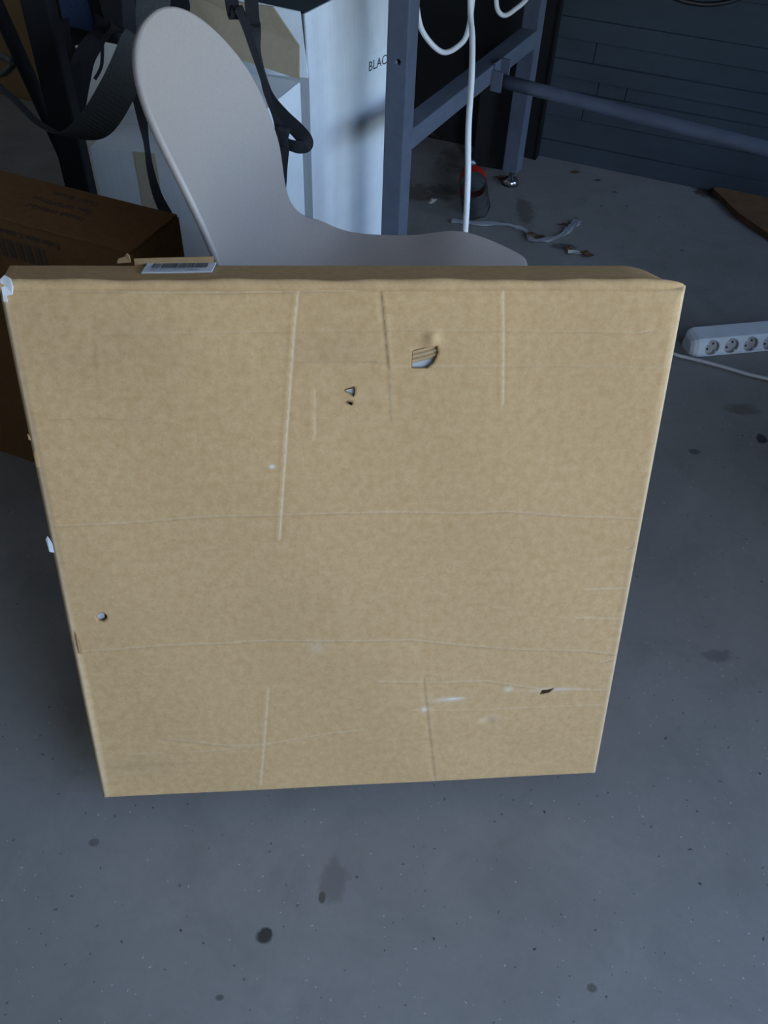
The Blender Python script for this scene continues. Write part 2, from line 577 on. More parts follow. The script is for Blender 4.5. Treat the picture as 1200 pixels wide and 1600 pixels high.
# ------------------------------------------------------------------ the big flat cardboard box
LEAN, T = math.radians(19.0), .128
Z0 = T * math.sin(LEAN)
BLp, BRp = atz(160, 1250, Z0), atz(932, 1211, Z0)
E_ = (BRp - BLp).normalized()
BACKW = Vector((-E_.y, E_.x, 0))
U_ = BACKW * math.sin(LEAN) + Vector((0, 0, 1)) * math.cos(LEAN)
N_ = E_.cross(U_)                                             # out of the face, to the viewer
W = (BRp - BLp).length
TLp, TRp = onplane(-5, 449, BLp, N_), onplane(1075, 448, BLp, N_)
HL, HR = (TLp - BLp).dot(U_), (TRp - BLp).dot(U_)
XL, XR = (TLp - BLp).dot(E_), (TRp - BLp).dot(E_)
H = (HL + HR) / 2
print('big box W %.3f H %.3f %.3f  top x %.3f %.3f' % (W, HL, HR, XL, XR - W))
big = thing('cardboard_box', 'large flat square brown cardboard box leaning back, creased front with torn holes', 'box')
big.matrix_world = frame(BLp, E_, -N_, U_)                    # local: x right, y into the box, z up the face

def face_xz(px, py):
    p = onplane(px, py, BLp, N_) - BLp
    return p.dot(E_), p.dot(U_)

NXG, NZG = 500, 510
gx = np.linspace(0, 1, NXG)
gz = np.linspace(0, 1, NZG)
GX, GZ = np.meshgrid(gx, gz)
HH = HL + (HR - HL) * GX
PZ = GZ * HH
PX = (XL * GZ) * (1 - GX) + (W + (XR - W) * GZ) * GX
DEP = np.zeros_like(PX)                                       # out of the face is negative y
WEAR, DIRT_SHADE, SCUFF = np.zeros_like(PX), np.zeros_like(PX), np.zeros_like(PX)

def seg_dist(poly):
    best = np.full(PX.shape, 9.0)
    side = np.zeros(PX.shape)
    for (x0, z0), (x1, z1) in zip(poly[:-1], poly[1:]):
        dx, dz = x1 - x0, z1 - z0
        L = dx * dx + dz * dz
        t = np.clip(((PX - x0) * dx + (PZ - z0) * dz) / L, 0, 1)
        d = np.hypot(PX - x0 - t * dx, PZ - z0 - t * dz)
        s = np.sign((PX - x0) * dz - (PZ - z0) * dx)
        m = d < best
        best = np.where(m, d, best)
        side = np.where(m, s, side)
    return best, side

def crease(pxs, depth, wear=.35, width=.004, dirt_shade=0.0):
    poly = [face_xz(*p) for p in pxs]
    d, s = seg_dist(poly)
    global DEP, WEAR, DIRT_SHADE
    g = np.exp(-(d / (width * 1.5)) ** 2)
    DEP = DEP + depth * .42 * g * np.clip(s * d / .004, -.5, 1)
    wear, dirt_shade = wear * .5, dirt_shade * .8
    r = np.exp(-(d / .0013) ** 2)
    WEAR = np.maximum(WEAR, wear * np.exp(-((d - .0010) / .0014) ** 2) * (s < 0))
    DIRT_SHADE = np.maximum(DIRT_SHADE, dirt_shade * r * (s >= 0))

crease([(466, 437), (458, 520), (446, 690), (436, 840)], -.0020, .55, .0026, .10)
crease([(595, 437), (603, 520), (608, 572)], .0026, .0, .0028, .6)
crease([(608, 572), (612, 650)], .0012, .2, .004, .05)
crease([(785, 445), (786, 520), (785, 630)], -.0016, .5, .0026, .05)
crease([(85, 822), (200, 818), (330, 808), (440, 805), (600, 802), (700, 803), (800, 800), (900, 808), (1005, 812)], .0018, .25, .005, .18)
crease([(130, 1020), (250, 1010), (350, 1007), (420, 1002), (640, 999), (725, 1009), (800, 1015), (915, 1018), (962, 1024)], .0022, .30, .005, .22)
crease([(590, 1063), (690, 1066), (760, 1065), (840, 1077), (952, 1080)], .0018, .35, .005, .12)
crease([(255, 1156), (364, 1166), (420, 1163), (513, 1147), (570, 1139)], .0016, .28, .005, .10)
crease([(200, 1182), (330, 1174), (420, 1165)], .0012, .2, .005, .05)
crease([(418, 1080), (412, 1160), (406, 1226)], -.0014, .4, .0026, .06)
crease([(664, 1065), (670, 1120), (682, 1223)], .0018, .12, .004, .30)
crease([(160, 521), (400, 520), (640, 517), (1000, 520)], .0010, .1, .004, .12)
crease([(470, 566), (560, 565), (606, 567)], .0008, .05, .004, .30)
crease([(610, 575), (760, 573), (900, 573), (1040, 575)], .0010, .12, .004, .06)
crease([(912, 922), (985, 921)], .0014, .35)
crease([(900, 966), (970, 969)], .0014, .35)
crease([(490, 612), (491, 680)], -.0012, .25)
crease([(80, 655), (150, 652), (260, 660)], .0010, .05, .005, .15)
crease([(640, 1108), (750, 1110), (945, 1102)], .0008, .2)
crease([(20, 455), (330, 459), (600, 454), (1068, 452)], .0020, .15, .005, .25)  # shadow line below the fold lip, painted dark
crease([(330, 459), (466, 457)], .0008, .05, .003, .35)
crease([(1000, 520), (1012, 517)], .002, .2, .004, .5)
crease([(978, 860), (992, 853)], .002, .2, .003, .6)
crease([(940, 1036), (960, 1032)], .002, .3, .003, .6)
crease([(205, 1192), (330, 1190)], .0006, .1)
crease([(150, 500), (152, 590)], .0006, .05)
# scuffs, thumb marks and dents: px, py, rx, ry (metres), strength
for px, py, rx, rz, k in ((708, 1091, .013, .0020, .55), (663, 1107, .004, .004, .4), (795, 1078, .006, .004, .3), (425, 729, .0030, .0022, .6),
                          (865, 1078, .03, .003, .25), (700, 1092, .02, .004, .25), (765, 1125, .012, .006, .12), (495, 1010, .010, .010, .10)):
    x, z = face_xz(px, py)
    SCUFF = np.maximum(SCUFF, k * np.exp(-((PX - x) / rx) ** 2 - ((PZ - z) / rz) ** 2))
for px, py, rx, rz, k in ((60, 500, .05, .06, .10), (200, 520, .06, .03, .10), (120, 560, .05, .02, .10), (220, 1200, .05, .016, .12),
                          (520, 545, .05, .018, .10), (510, 560, .04, .004, .15), (820, 1160, .04, .02, .06), (170, 530, .09, .05, .07)):
    x, z = face_xz(px, py)
    DIRT_SHADE = np.maximum(DIRT_SHADE, k * np.exp(-((PX - x) / rx) ** 2 - ((PZ - z) / rz) ** 2))
x, z = face_xz(762, 1127)
DEP += .003 * np.exp(-((PX - x) / .008) ** 2 - ((PZ - z) / .006) ** 2)
x, z = face_xz(675, 530)
DEP -= .004 * np.exp(-((PX - x) / .008) ** 2 - ((PZ - z) / .009) ** 2)
# slow waviness of an old board, and folded-over rim at the four edges
DEP += .0022 * np.sin(PX * 9 + 1.1) * np.sin(PZ * 7 + .4) + .0012 * np.sin(PX * 23 + PZ * 11)
edge = np.minimum(np.minimum(PX - XL * GZ, W + (XR - W) * GZ - PX), np.minimum(PZ, HH - PZ))
DEP = DEP * np.clip(edge / .012, 0, 1) + .006 * np.clip(1 - edge / .006, 0, 1) ** 2
WEAR = np.maximum(WEAR, .22 * np.exp(-((W + (XR - W) * GZ - PX) / .006) ** 2))
WEAR = np.maximum(WEAR, .18 * np.exp(-((PX - XL * GZ - .004) / .005) ** 2))

HOLES = [[(645, 549), (664, 544), (683, 541), (685, 552), (678, 567), (668, 576), (644, 576)],
         [(540, 610), (549, 608), (554, 606), (555, 614), (553, 621), (548, 616), (541, 613)],
         [(543, 628), (548, 629), (552, 630), (550, 634), (545, 633)],
         [(150, 964), (153, 960), (160, 958), (166, 962), (167, 968), (161, 972), (154, 971)],
         [(844, 1086), (848, 1080), (856, 1079), (866, 1076), (858, 1083)]]
HP = [[face_xz(*p) for p in h] for h in HOLES]

def inside(poly, X, Z):
    r = np.zeros(X.shape, bool)
    n = len(poly)
    for i in range(n):
        x0, z0 = poly[i]
        x1, z1 = poly[(i + 1) % n]
        c = ((z0 > Z) != (z1 > Z)) & (X < (x1 - x0) * (Z - z0) / (z1 - z0 + 1e-12) + x0)
        r ^= c
    return r

def snap(poly, x, z):
    best = None
    n = len(poly)
    for i in range(n):
        x0, z0 = poly[i]
        x1, z1 = poly[(i + 1) % n]
        dx, dz = x1 - x0, z1 - z0
        t = max(0, min(1, ((x - x0) * dx + (z - z0) * dz) / (dx * dx + dz * dz)))
        q = (x0 + t * dx, z0 + t * dz)
        d = (q[0] - x) ** 2 + (q[1] - z) ** 2
        if best is None or d < best[0]: best = (d, q)
    return best[1]

idx = np.arange(NXG * NZG).reshape(NZG, NXG)
quads = np.stack([idx[:-1, :-1], idx[:-1, 1:], idx[1:, 1:], idx[1:, :-1]], -1).reshape(-1, 4)
fx, fz = PX.ravel()[quads].mean(1), PZ.ravel()[quads].mean(1)
keep = np.ones(len(quads), bool)
PXf, PZf, DEPf = PX.ravel().copy(), PZ.ravel().copy(), DEP.ravel().copy()
for poly in HP:
    ins = inside(poly, fx, fz)
    gone = set(quads[ins & keep].ravel().tolist())
    keep &= ~ins
    left = set(quads[keep].ravel().tolist())
    for v in gone & left:
        PXf[v], PZf[v] = snap(poly, PXf[v], PZf[v])
        DEPf[v] += .0015
verts = np.stack([PXf, DEPf, PZf], 1)
front = mk('front_panel', verts, [tuple(q) for q in quads[keep].tolist()], M['kraft_face'], big, True)
for nm, arr in (('wear', WEAR), ('dirt_shade', DIRT_SHADE), ('scuff', SCUFF)):
    at_ = front.data.attributes.new(nm, 'FLOAT', 'POINT')
    at_.data.foreach_set('value', arr.ravel().astype(np.float32))
tag(front, 'creased brown front panel with torn holes')

# walls of every hole: the cut edge of the board, and what shows inside
for i, poly in enumerate(HP):
    n = len(poly)
    V = [(x, .001, z) for x, z in poly] + [(x, .0055, z) for x, z in poly]
    mk('hole_rim', V, [(k, (k + 1) % n, (k + 1) % n + n, k + n) for k in range(n)], M['kraft_core'], big)
hx = [p[0] for p in HP[0]]
hz = [p[1] for p in HP[0]]
V, Fc = [], []
nr = 22
for j in range(nr + 1):
    t = j / nr
    for k in range(2):
        x = min(hx) - .004 + k * (max(hx) - min(hx) + .008)
        z = max(hz) + .004 - t * .021 + (k - .5) * .009
        V.append((x, .0045 + .0016 * math.cos(t * 2 * math.pi * 4.2), z))
for j in range(nr):
    Fc.append((2 * j, 2 * j + 1, 2 * j + 3, 2 * j + 2))
tag(mk('corrugated_core', V, Fc, M['kraft_core'], big, True), 'exposed corrugated ridges in the torn hole')
V = []
xm, zm = sum(hx) / len(hx), sum(hz) / len(hz)
for dx, dz in ((-.024, .000), (-.004, .003), (.010, .009), (.022, .012), (.022, -.024), (-.024, -.024)):
    V.append((xm + dx, .0065, zm + dz))
tag(mk('inner_paper', V, [(0, 1, 2, 3, 4, 5)][:1], M['paper_grey'], big), 'grey paper behind the torn hole')
for i in (1, 3):
    x = sum(p[0] for p in HP[i]) / len(HP[i])
    z = sum(p[1] for p in HP[i]) / len(HP[i])
    r = .010 if i == 1 else .006
    mk('inner_paper', [(x - r, .006, z - r), (x + r * .4, .0065, z - r), (x + r * .4, .004, z + r), (x - r, .003, z + r)], [(0, 1, 2, 3)], M['paper_grey'], big)

# the other faces of the box
def panel(name, pts, mat, th=.004):
    """a quad panel (local points, outside face) with thickness inwards"""
    a, b, c, d = [Vector(p) for p in pts]
    nrm = (b - a).cross(d - a).normalized()
    V = [a, b, c, d] + [p - nrm * th for p in (a, b, c, d)]
    return mk(name, V, [(0, 1, 2, 3), (7, 6, 5, 4), (0, 4, 5, 1), (1, 5, 6, 2), (2, 6, 7, 3), (3, 7, 4, 0)], mat, big)
i_ = .006
panel('bottom_panel', [(0, i_, 0), (0, T, 0), (W, T, 0), (W, i_, 0)], M['kraft'])
panel('side_panel', [(0, T, 0), (0, i_, 0), (XL, i_, HL), (XL - .022, T, HL - .004)], M['kraft'])
panel('side_panel', [(W, i_, 0), (W, T, 0), (XR - .02, T, HR - .02), (XR, i_, HR)], M['kraft'])
panel('back_panel', [(W, T, 0), (0, T, 0), (XL - .022, T, HL - .004), (XR - .02, T, HR - .02)], M['kraft'])
# top panel: folded over the front edge, its far right corner crushed round
NT_, ND_ = 90, 14
V, Fc = [], []
for i in range(NT_):
    u = i / (NT_ - 1)
    x_l, x_r = XL, XR
    for j in range(ND_):
        v = j / (ND_ - 1)
        dep = T
        x = x_l + (x_r - x_l) * u
        e = max(0, (x - (XR - .055)) / .055)
        dep = T * math.sqrt(max(0.0, 1 - e ** 2.2)) if e < 1 else 0.0
        x += v * (-.026 * (1 - u) ** 3 + .034 * u ** 3 * max(0.0, 1 - e ** 1.6))
        h_ = HL + (HR - HL) * u
        y = i_ + (dep - i_) * v if dep > i_ else i_ + .0005 * v
        zz = h_ + .002 * math.sin(u * 9) * v * (1 - v) - .005 * v * e + .0028 * math.exp(-((v - .12) / .07) ** 2) * (.6 + .4 * math.sin(u * 17)) - .004 * v
        V.append((x, y, zz))
for i in range(NT_ - 1):
    for j in range(ND_ - 1):
        k = i * ND_ + j
        Fc.append((k, k + ND_, k + ND_ + 1, k + 1))
top = mk('top_panel', V, Fc, M['kraft'], big, True)
# rounded lip where the board folds over the front edge
V, Fc = [], []
NL = 160
for i in range(NL):
    u = i / (NL - 1)
    x = XL + .003 + (XR - XL - .006) * u
    h_ = HL + (HR - HL) * u
    r_ = .0058 + .0007 * math.sin(u * 23) + .0005 * math.sin(u * 61 + 1)
    if u > .965: r_ *= math.sqrt(max(.05, 1 - ((u - .965) / .035) ** 2))
    for k in range(9):
        an = math.pi * (1.28 - 1.35 * k / 8)
        V.append((x, .0052 + r_ * math.cos(an), h_ + .0005 + r_ * math.sin(an) * 1.15))
for i in range(NL - 1):
    for k in range(8):
        q0 = i * 9 + k
        Fc.append((q0, q0 + 9, q0 + 10, q0 + 1))
mk('fold_lip', V, Fc, M['kraft'], big, True)
# barcode label on the top
def top_pt(px, py, lift=.0012):
    p = onplane(px, py, BLp + U_ * (H + lift - .001), U_) - BLp
    return Vector((p.dot(E_), p.dot(-N_), H + lift))
q = [top_pt(221, 427), top_pt(331, 425), top_pt(338, 411), top_pt(231, 412)]
def bil(q, u, v): return (q[0] * (1 - u) + q[1] * u) * (1 - v) + (q[3] * (1 - u) + q[2] * u) * v
lab = mk('shipping_label', [tuple(p) for p in q] + [tuple(p - Vector((0, 0, .0015))) for p in q], [(0, 1, 2, 3), (0, 4, 5, 1), (1, 5, 6, 2), (2, 6, 7, 3), (3, 7, 4, 0)], M['label_white'], big)
tag(lab, 'white barcode label on the top edge')
V, Fc = [], []
u = .10
while u < .90:
    w_ = random.choice((.004, .006, .009, .013))
    k = len(V)
    for a_, b_ in ((u, .38), (u + w_, .38), (u + w_, .90), (u, .90)):
        V.append(bil(q, a_, b_) + Vector((0, 0, .0004)))
    Fc.append((k, k + 1, k + 2, k + 3))
    u += w_ + random.choice((.004, .006, .010))
for r_ in range(2):
    u = .12
    while u < .8:
        k = len(V)
        for a_, b_ in ((u, .14 + .11 * r_), (u + .012, .14 + .11 * r_), (u + .012, .19 + .11 * r_), (u, .19 + .11 * r_)):
            V.append(bil(q, a_, b_) + Vector((0, 0, .0004)))
        if random.random() < .35: Fc.append((k, k + 1, k + 2, k + 3))
        u += .022
bc = mk('barcode', V, Fc, M['ink'], lab)
# loose bits: flap edge sticking up behind the top, tape stubs, torn corner and frayed left edge
panel('flap_edge', [(XL + .115, T + .001, HL - .02), (XL + .115, T + .001, HL + .003), (XL + .205, T + .001, HL + .005), (XL + .205, T + .001, HL - .02)], M['kraft'])
def scrap(name, pts, mat, label=None):
    o = mk(name, pts + [(p[0], p[1] + .0012, p[2] - .0006) for p in pts],
           [tuple(range(len(pts))), tuple(range(2 * len(pts) - 1, len(pts) - 1, -1))] + [(i, i + len(pts), (i + 1) % len(pts) + len(pts), (i + 1) % len(pts)) for i in range(len(pts))], mat, big)
    if label: o['label'] = label
    return o
xs = XL + .097
scrap('tape_stub', [(xs, T - .012, HL), (xs + .016, T - .012, HL + .001), (xs + .014, T - .006, HL + .008), (xs + .011, T - .004, HL + .010), (xs + .008, T - .005, HL + .006), (xs + .001, T - .006, HL + .004)], M['kraft'])
x, z = face_xz(8, 440)
scrap('corner_tape', [(x - .004, -.003, z - .014), (x + .006, -.004, z - .012), (x + .008, -.004, z - .004), (x + .007, -.0035, z + .004), (x + .001, -.001, z + .007), (x - .005, .001, z + .002)], M['tape_white'], 'white tape wrinkled over the corner')
scrap('corner_tape', [(x - .005, -.001, z - .020), (x - .001, -.002, z - .020), (x - .001, -.002, z - .014), (x - .005, -.001, z - .014)], M['tape_white'])
for px, py, w_, h_ in ((46, 682, .002, .008), (58, 718, .003, .020), (79, 850, .0045, .022), (124, 1005, .004, .034)):
    x, z = face_xz(px, py)
    scrap('torn_paper', [(x - w_, -.0005, z + h_ * .3), (x - w_ * .2, -.003, z + h_ * .55), (x + w_ * .6, -.0028, z + h_ * .1), (x + w_ * .5, -.0015, z - h_ * .5), (x - w_ * .6, -.001, z - h_ * .45)],
          M['label_white'] if py == 850 else M['kraft'])

# ------------------------------------------------------------------ shell chair
CS = .955
cpos = CAM + (Vector((-.0019, 1.1854, 0)) - CAM) * CS
chair = thing('shell_chair', 'beige moulded plastic shell chair with rounded back, behind the leaning box', 'chair', (cpos.x, cpos.y, 0), -.1042)
prof = np.array([(.2258, .425), (.2008, .447), (.10, .442), (0, .43), (-.10, .428), (-.165, .447), (-.2057, .50), (-.2429, .60), (-.2801, .70), (-.3273, .8259)])
wid = np.array([.1474, .1886, .2157, .2131, .2030, .1872, .1681, .1804, .1709, .0])
con = np.array([-.0087, -.0085, .0119, .0096, .0132, .0243, .0130, .0296, .0316, .0141])
nU, nS = 150, 41
kk = 4.5 - 4.5 * np.cos(np.linspace(0, math.pi, nU))
kk[60:] = 9 - (9 - kk[60]) * (1 - np.linspace(0, 1, nU - 60)) ** 2.2
S = spline_at(np.hstack([prof, wid[:, None], con[:, None]]), kk)
tp = np.clip((kk - 7) / 2, 0, 1)
WD = np.where(kk > 7, wid[7] * np.maximum(0, 1 - tp ** 3.454) ** (1 / 2.209), S[:, 2])
# round the front lip as well
fr = np.clip(1 - kk / .9, 0, 1)
WD = WD * np.maximum(.0, 1 - fr ** 2.6) ** .5
tan = np.gradient(S[:, :2], axis=0)
tan /= np.linalg.norm(tan, axis=1)[:, None]
nor = np.stack([-tan[:, 1], tan[:, 0]], 1)
if nor[nU // 3, 1] < 0: nor = -nor
TH = .0095
Vt, Nt = [], []
for i in range(nU):
    w_ = max(WD[i], .0004)
    for j in range(nS):
        s = math.sin((-1 + 2 * j / (nS - 1)) * math.pi / 2)
        lift = S[i, 3] * s * s * (w_ / .19) ** 2
        Vt.append(np.array(((S[i, 0] + nor[i, 0] * lift) * CS, s * w_ * CS, (S[i, 1] + nor[i, 1] * lift - CAM_H) * CS + CAM_H)))
        nn = np.array((nor[i, 0], -2 * S[i, 3] * s * w_ / .19 ** 2, nor[i, 1]))
        Nt.append(nn / np.linalg.norm(nn))
V = [tuple(v) for v in Vt] + [tuple(v - n_ * TH) for v, n_ in zip(Vt, Nt)]
Fc = []
o_ = nU * nS
for i in range(nU - 1):
    for j in range(nS - 1):
        k = i * nS + j
        Fc.append((k, k + nS, k + nS + 1, k + 1))
        Fc.append((o_ + k + 1, o_ + k + nS + 1, o_ + k + nS, o_ + k))
ring = [i * nS for i in range(0, nU - 1)] + [(nU - 1) * nS + nS // 2] + [i * nS + nS - 1 for i in range(nU - 2, 0, -1)]
nr_ = len(ring)
base = len(V)
ROWS = 5
for q in range(nr_):
    p_, n_ = Vt[ring[q]], Nt[ring[q]]
    tg = Vt[ring[(q + 1) % nr_]] - Vt[ring[q - 1]]
    tg = tg / np.linalg.norm(tg)
    out = np.cross(tg, n_)
    if out @ (p_ - Vt[(ring[q] // nS) * nS + nS // 2] + .02 * (p_ - Vt[(nU // 2) * nS + nS // 2])) < 0: out = -out
    for m_ in range(ROWS):
        an = math.pi * m_ / (ROWS - 1)
        V.append(tuple(p_ - n_ * TH * .5 * (1 - math.cos(an)) + out * TH * .38 * math.sin(an)))
for q in range(nr_):
    q2 = (q + 1) % nr_
    for m_ in range(ROWS - 1):
        Fc.append((base + q * ROWS + m_, base + q * ROWS + m_ + 1, base + q2 * ROWS + m_ + 1, base + q2 * ROWS + m_))
shell = mk('shell', V, Fc, M['chair'], chair, True)
zs = (.428 - CAM_H) * CS + CAM_H - .012
for sx in (1, -1):
    for sy in (1, -1):
        p1 = Vector((.115 * sx - .01, .12 * sy, zs))
        p0 = Vector((.185 * sx - .02, .185 * sy, 0))
        prof_l = []
        V, Fc = [], []
        for k in range(9):
            t = k / 8
            c = p0.lerp(p1, t)
            r = .011 + .010 * t
            for m_ in range(14):
                an = 2 * math.pi * m_ / 14
                V.append((c.x + r * math.cos(an), c.y + r * math.sin(an), c.z))
        for k in range(8):
            for m_ in range(14):
                m2 = (m_ + 1) % 14
                Fc.append((k * 14 + m_, k * 14 + m2, (k + 1) * 14 + m2, (k + 1) * 14 + m_))
        Fc += [tuple(range(14))[::-1], tuple(8 * 14 + m_ for m_ in range(14))]
        mk('leg', V, Fc, M['chair'], chair, True)
box('seat_mount', -.15, .13, -.13, .13, zs - .016, zs + .004, M['chair'], chair, .006)


# ------------------------------------------------------------------ workbench frame
PA = Vector((.004, 1.815, 0))
D_ = (Vector((.348, 2.524, 0)) - PA).normalized()
AA = Vector((D_.y, -D_.x, 0))
bench = thing('workbench', 'workbench with blue-grey painted steel tube frame standing by the back wall', 'table')
bench.matrix_world = frame(PA, AA, D_, Vector((0, 0, 1)))     # local: x along the bench to the right, y towards the wall
ts, BZ, LB = .046, .394, .788
TOPZ = .88
BL_ = 1.45
legs = {}
for nm, x1, y0 in (('near', 0, 0), ('far', 0, LB), ('rnear', BL_, 0), ('rfar', BL_, LB)):
    lg = box('leg', x1 - ts, x1, y0, y0 + ts, .045 if y0 else .03, TOPZ, M['steel'], bench, .003)
    legs[nm] = lg
    z_l = .045 if y0 else .03
    ft = lathe('levelling_foot', [(.021, 0), (.024, .003), (.024, .012), (.019, .018), (.008, .020), (.008, z_l + .002)], M['chrome'], bench, 24,
               Matrix.Translation((x1 - ts / 2, y0 + ts / 2, 0)))
    lathe('rubber_pad', [(.0255, 0), (.0255, .005), (.0245, .006)], M['rubber'], ft, 24, Matrix.Translation((x1 - ts / 2, y0 + ts / 2, 0)))
# bolt hole in the near leg
hp = onplane(622, 97, PA, -D_) - PA
c_ = lathe('cutter', [(.0062, -.02), (.0062, .02)], None, None, 20, Matrix.Translation((hp.dot(AA), 0, hp.z)) @ Matrix.Rotation(math.pi / 2, 4, 'X'))
c_.matrix_world = bench.matrix_world
cut(legs['near'], [c_])
for x1 in (0, BL_):
    box('side_rail', x1 - ts, x1, ts, LB, BZ, BZ + .044, M['steel'], bench, .003)
    box('top_rail', x1 - ts, x1, ts, LB, TOPZ - .044, TOPZ, M['steel'], bench, .003)
box('long_rail', 0, BL_ - ts, 0, ts, TOPZ - .044, TOPZ, M['steel'], bench, .003)
box('long_rail', 0, BL_ - ts, LB, LB + ts, TOPZ - .044, TOPZ, M['steel'], bench, .003)
box('bench_top', -.12, BL_ + .08, -.12, LB + .10, TOPZ, TOPZ + .035, M['tabletop'], bench, .003)
PY = (onplane(772, 131, PA, AA) - PA).dot(D_)
pz = BZ + .006
q0 = Vector((.012, PY, pz))
q1 = atz(1200, 233, pz) - PA
q1 = Vector((q1.dot(AA), q1.dot(D_), pz))
qd = (q1 - q0).normalized()
q1 = q0 + qd * ((BL_ - ts - .004 - q0.x) / qd.x)
tube('cross_tube', [q0, q0.lerp(q1, .33), q0.lerp(q1, .66), q1], .016, M['steel'], bench, 12, 20)
bk = box('bracket', .0005, .028, PY - .026, PY - .018, BZ - .014, BZ + .034, M['steel'], bench, .001)
box('bracket', .0005, .028, PY + .018, PY + .026, BZ - .014, BZ + .05, M['steel'], bench, .001)
box('bracket', .0005, .006, PY - .018, PY + .018, BZ - .014, BZ + .05, M['steel'], bench, .001)

# black sheet standing against the wall, and a black crate in front of it
pr = atz(842, 240)
ap, bp = pr.dot(A), pr.dot(B)
pan = thing('black_board', 'tall black board standing against the back wall behind the workbench', 'board', ab(ap, BACK - .055), ROOM_YAW)
box('panel', -.62, 0, 0, .03, .0, 1.3, M['black_panel'], pan, .002)
box('edge_strip', -.004, .004, -.004, .034, .0, 1.3, M['black'], pan, .001)
pc = atz(786, 266)
cr = thing('black_crate', 'low black crate in the dark under the workbench', 'crate', pc, ROOM_YAW + .1)
bm = bmesh.new()
bm_box(bm, -.10, 0, 0, .11, .0, .30, .004)
from_bm('body', bm, M['black_panel'], cr)
box('lid', -.104, .004, -.004, .114, .30, .318, M['black'], cr, .003)


# cabinet added out of view to keep window light off the floor
cb = thing('shade_cabinet', 'low grey steel cabinet added out of view to shade the floor from the window', 'cabinet', ab(.97, .75), ROOM_YAW)
box('body', 0, .42, 0, 1.22, .06, .82, M['steel'], cb, .004)
box('plinth', .02, .40, .02, 1.20, 0, .06, M['black'], cb)
for k in range(2):
    dr = box('door', -.014, 0, .012 + k * .602, .606 + k * .602, .075, .805, M['steel'], cb, .002)
    box('handle', -.034, -.014, .54 + k * .13, .552 + k * .13, .36, .48, M['chrome'], dr, .003)


# ------------------------------------------------------------------ brown carton with print, behind the big box on the left
ct = thing('brown_carton', 'dark brown printed carton standing on the floor behind the leaning box', 'box')
CB, CZ, CD, CA1, CA0 = .907, .55, .122, -.752, -1.45
ct.matrix_world = frame(ab(CA0, CB), A, B, Vector((0, 0, 1)))
CL = CA1 - CA0
bt = .004
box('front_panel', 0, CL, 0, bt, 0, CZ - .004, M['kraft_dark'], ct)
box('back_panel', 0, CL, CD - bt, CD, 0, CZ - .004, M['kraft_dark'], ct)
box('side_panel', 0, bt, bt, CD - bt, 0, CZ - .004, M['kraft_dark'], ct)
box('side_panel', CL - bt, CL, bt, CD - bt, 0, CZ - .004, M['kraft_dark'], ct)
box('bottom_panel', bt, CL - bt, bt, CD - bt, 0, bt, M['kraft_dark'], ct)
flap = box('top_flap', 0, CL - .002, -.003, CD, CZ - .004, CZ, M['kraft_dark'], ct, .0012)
def top_M(px, py):
    p = atz(px, py, CZ) - ab(CA0, CB)
    return Matrix.Translation((p.dot(A), p.dot(B), CZ + .0003)) @ Matrix.Rotation(math.pi, 4, 'Z')
text_mesh('print', 'Color: Brown', .0155, M['ink_print'], ct, top_M(158, 318))
text_mesh('print', 'Size: 40*37*79cm', .0155, M['ink_print'], ct, top_M(147, 330))
text_mesh('print', 'Model: W0012-F', .0155, M['ink_print'], ct, top_M(134, 341))
def front_M(px, py):
    p = onplane(px, py, ab(CA0, CB), B) - ab(CA0, CB)
    return Matrix.Translation((p.dot(A), -.0004, p.z)) @ Matrix.Rotation(math.pi / 2, 4, 'X') @ Matrix.Rotation(math.pi, 4, 'Z')
text_mesh('print', 'Bathroom Cabinet', .0155, M['ink_print'], ct, front_M(93, 381))
V, Fc = [], []
for k in range(15):
    p0 = onplane(70, 390, ab(CA0, CB), B) - ab(CA0, CB)
    x0 = p0.dot(A) - k * .0085
    w_ = (.004, .006, .003, .0065)[k % 4]
    i0 = len(V)
    V += [(x0, -.0005, p0.z), (x0 - w_, -.0005, p0.z), (x0 - w_, -.0005, p0.z - .032), (x0, -.0005, p0.z - .032)]
    Fc.append((i0, i0 + 1, i0 + 2, i0 + 3))
mk('barcode', V, Fc, M['ink_print'], ct)


# ------------------------------------------------------------------ white boxes
def white_box(name, label, origin, xd, yd, w, d, h, mat, extra=None, closed=True):
    t = thing(name, label, 'box')
    t.matrix_world = frame(Vector((origin.x, origin.y, 0)), xd, yd, Vector((0, 0, 1)))
    b_ = .004
    box('front_panel', 0, w, 0, b_, 0, h, mat, t)
    box('back_panel', 0, w, d - b_, d, 0, h, mat, t)
    box('side_panel', 0, b_, b_, d - b_, 0, h, mat, t)
    box('side_panel', w - b_, w, b_, d - b_, 0, h, mat, t)
    box('bottom_panel', b_, w - b_, b_, d - b_, 0, b_, mat, t)
    return t

# tall one with the BLACK label: its lit face runs from the corner at px 483 away to the right
N1 = at(483, 122, 1.86)
f1 = (atz(605, 68, N1.z) - N1).normalized()
g1 = Vector((-f1.y, f1.x, 0))
W1, D1, H1 = .30, .30, N1.z
w1 = white_box('white_carton', 'tall white carton with a BLACK label beside the steel workbench leg', N1, f1, g1, W1, D1, H1, M['white_board'])
def w1_pt(px, py):
    p = onplane(px, py, N1, g1) - Vector((N1.x, N1.y, 0))
    return Vector((p.dot(f1), p.dot(g1), p.z))
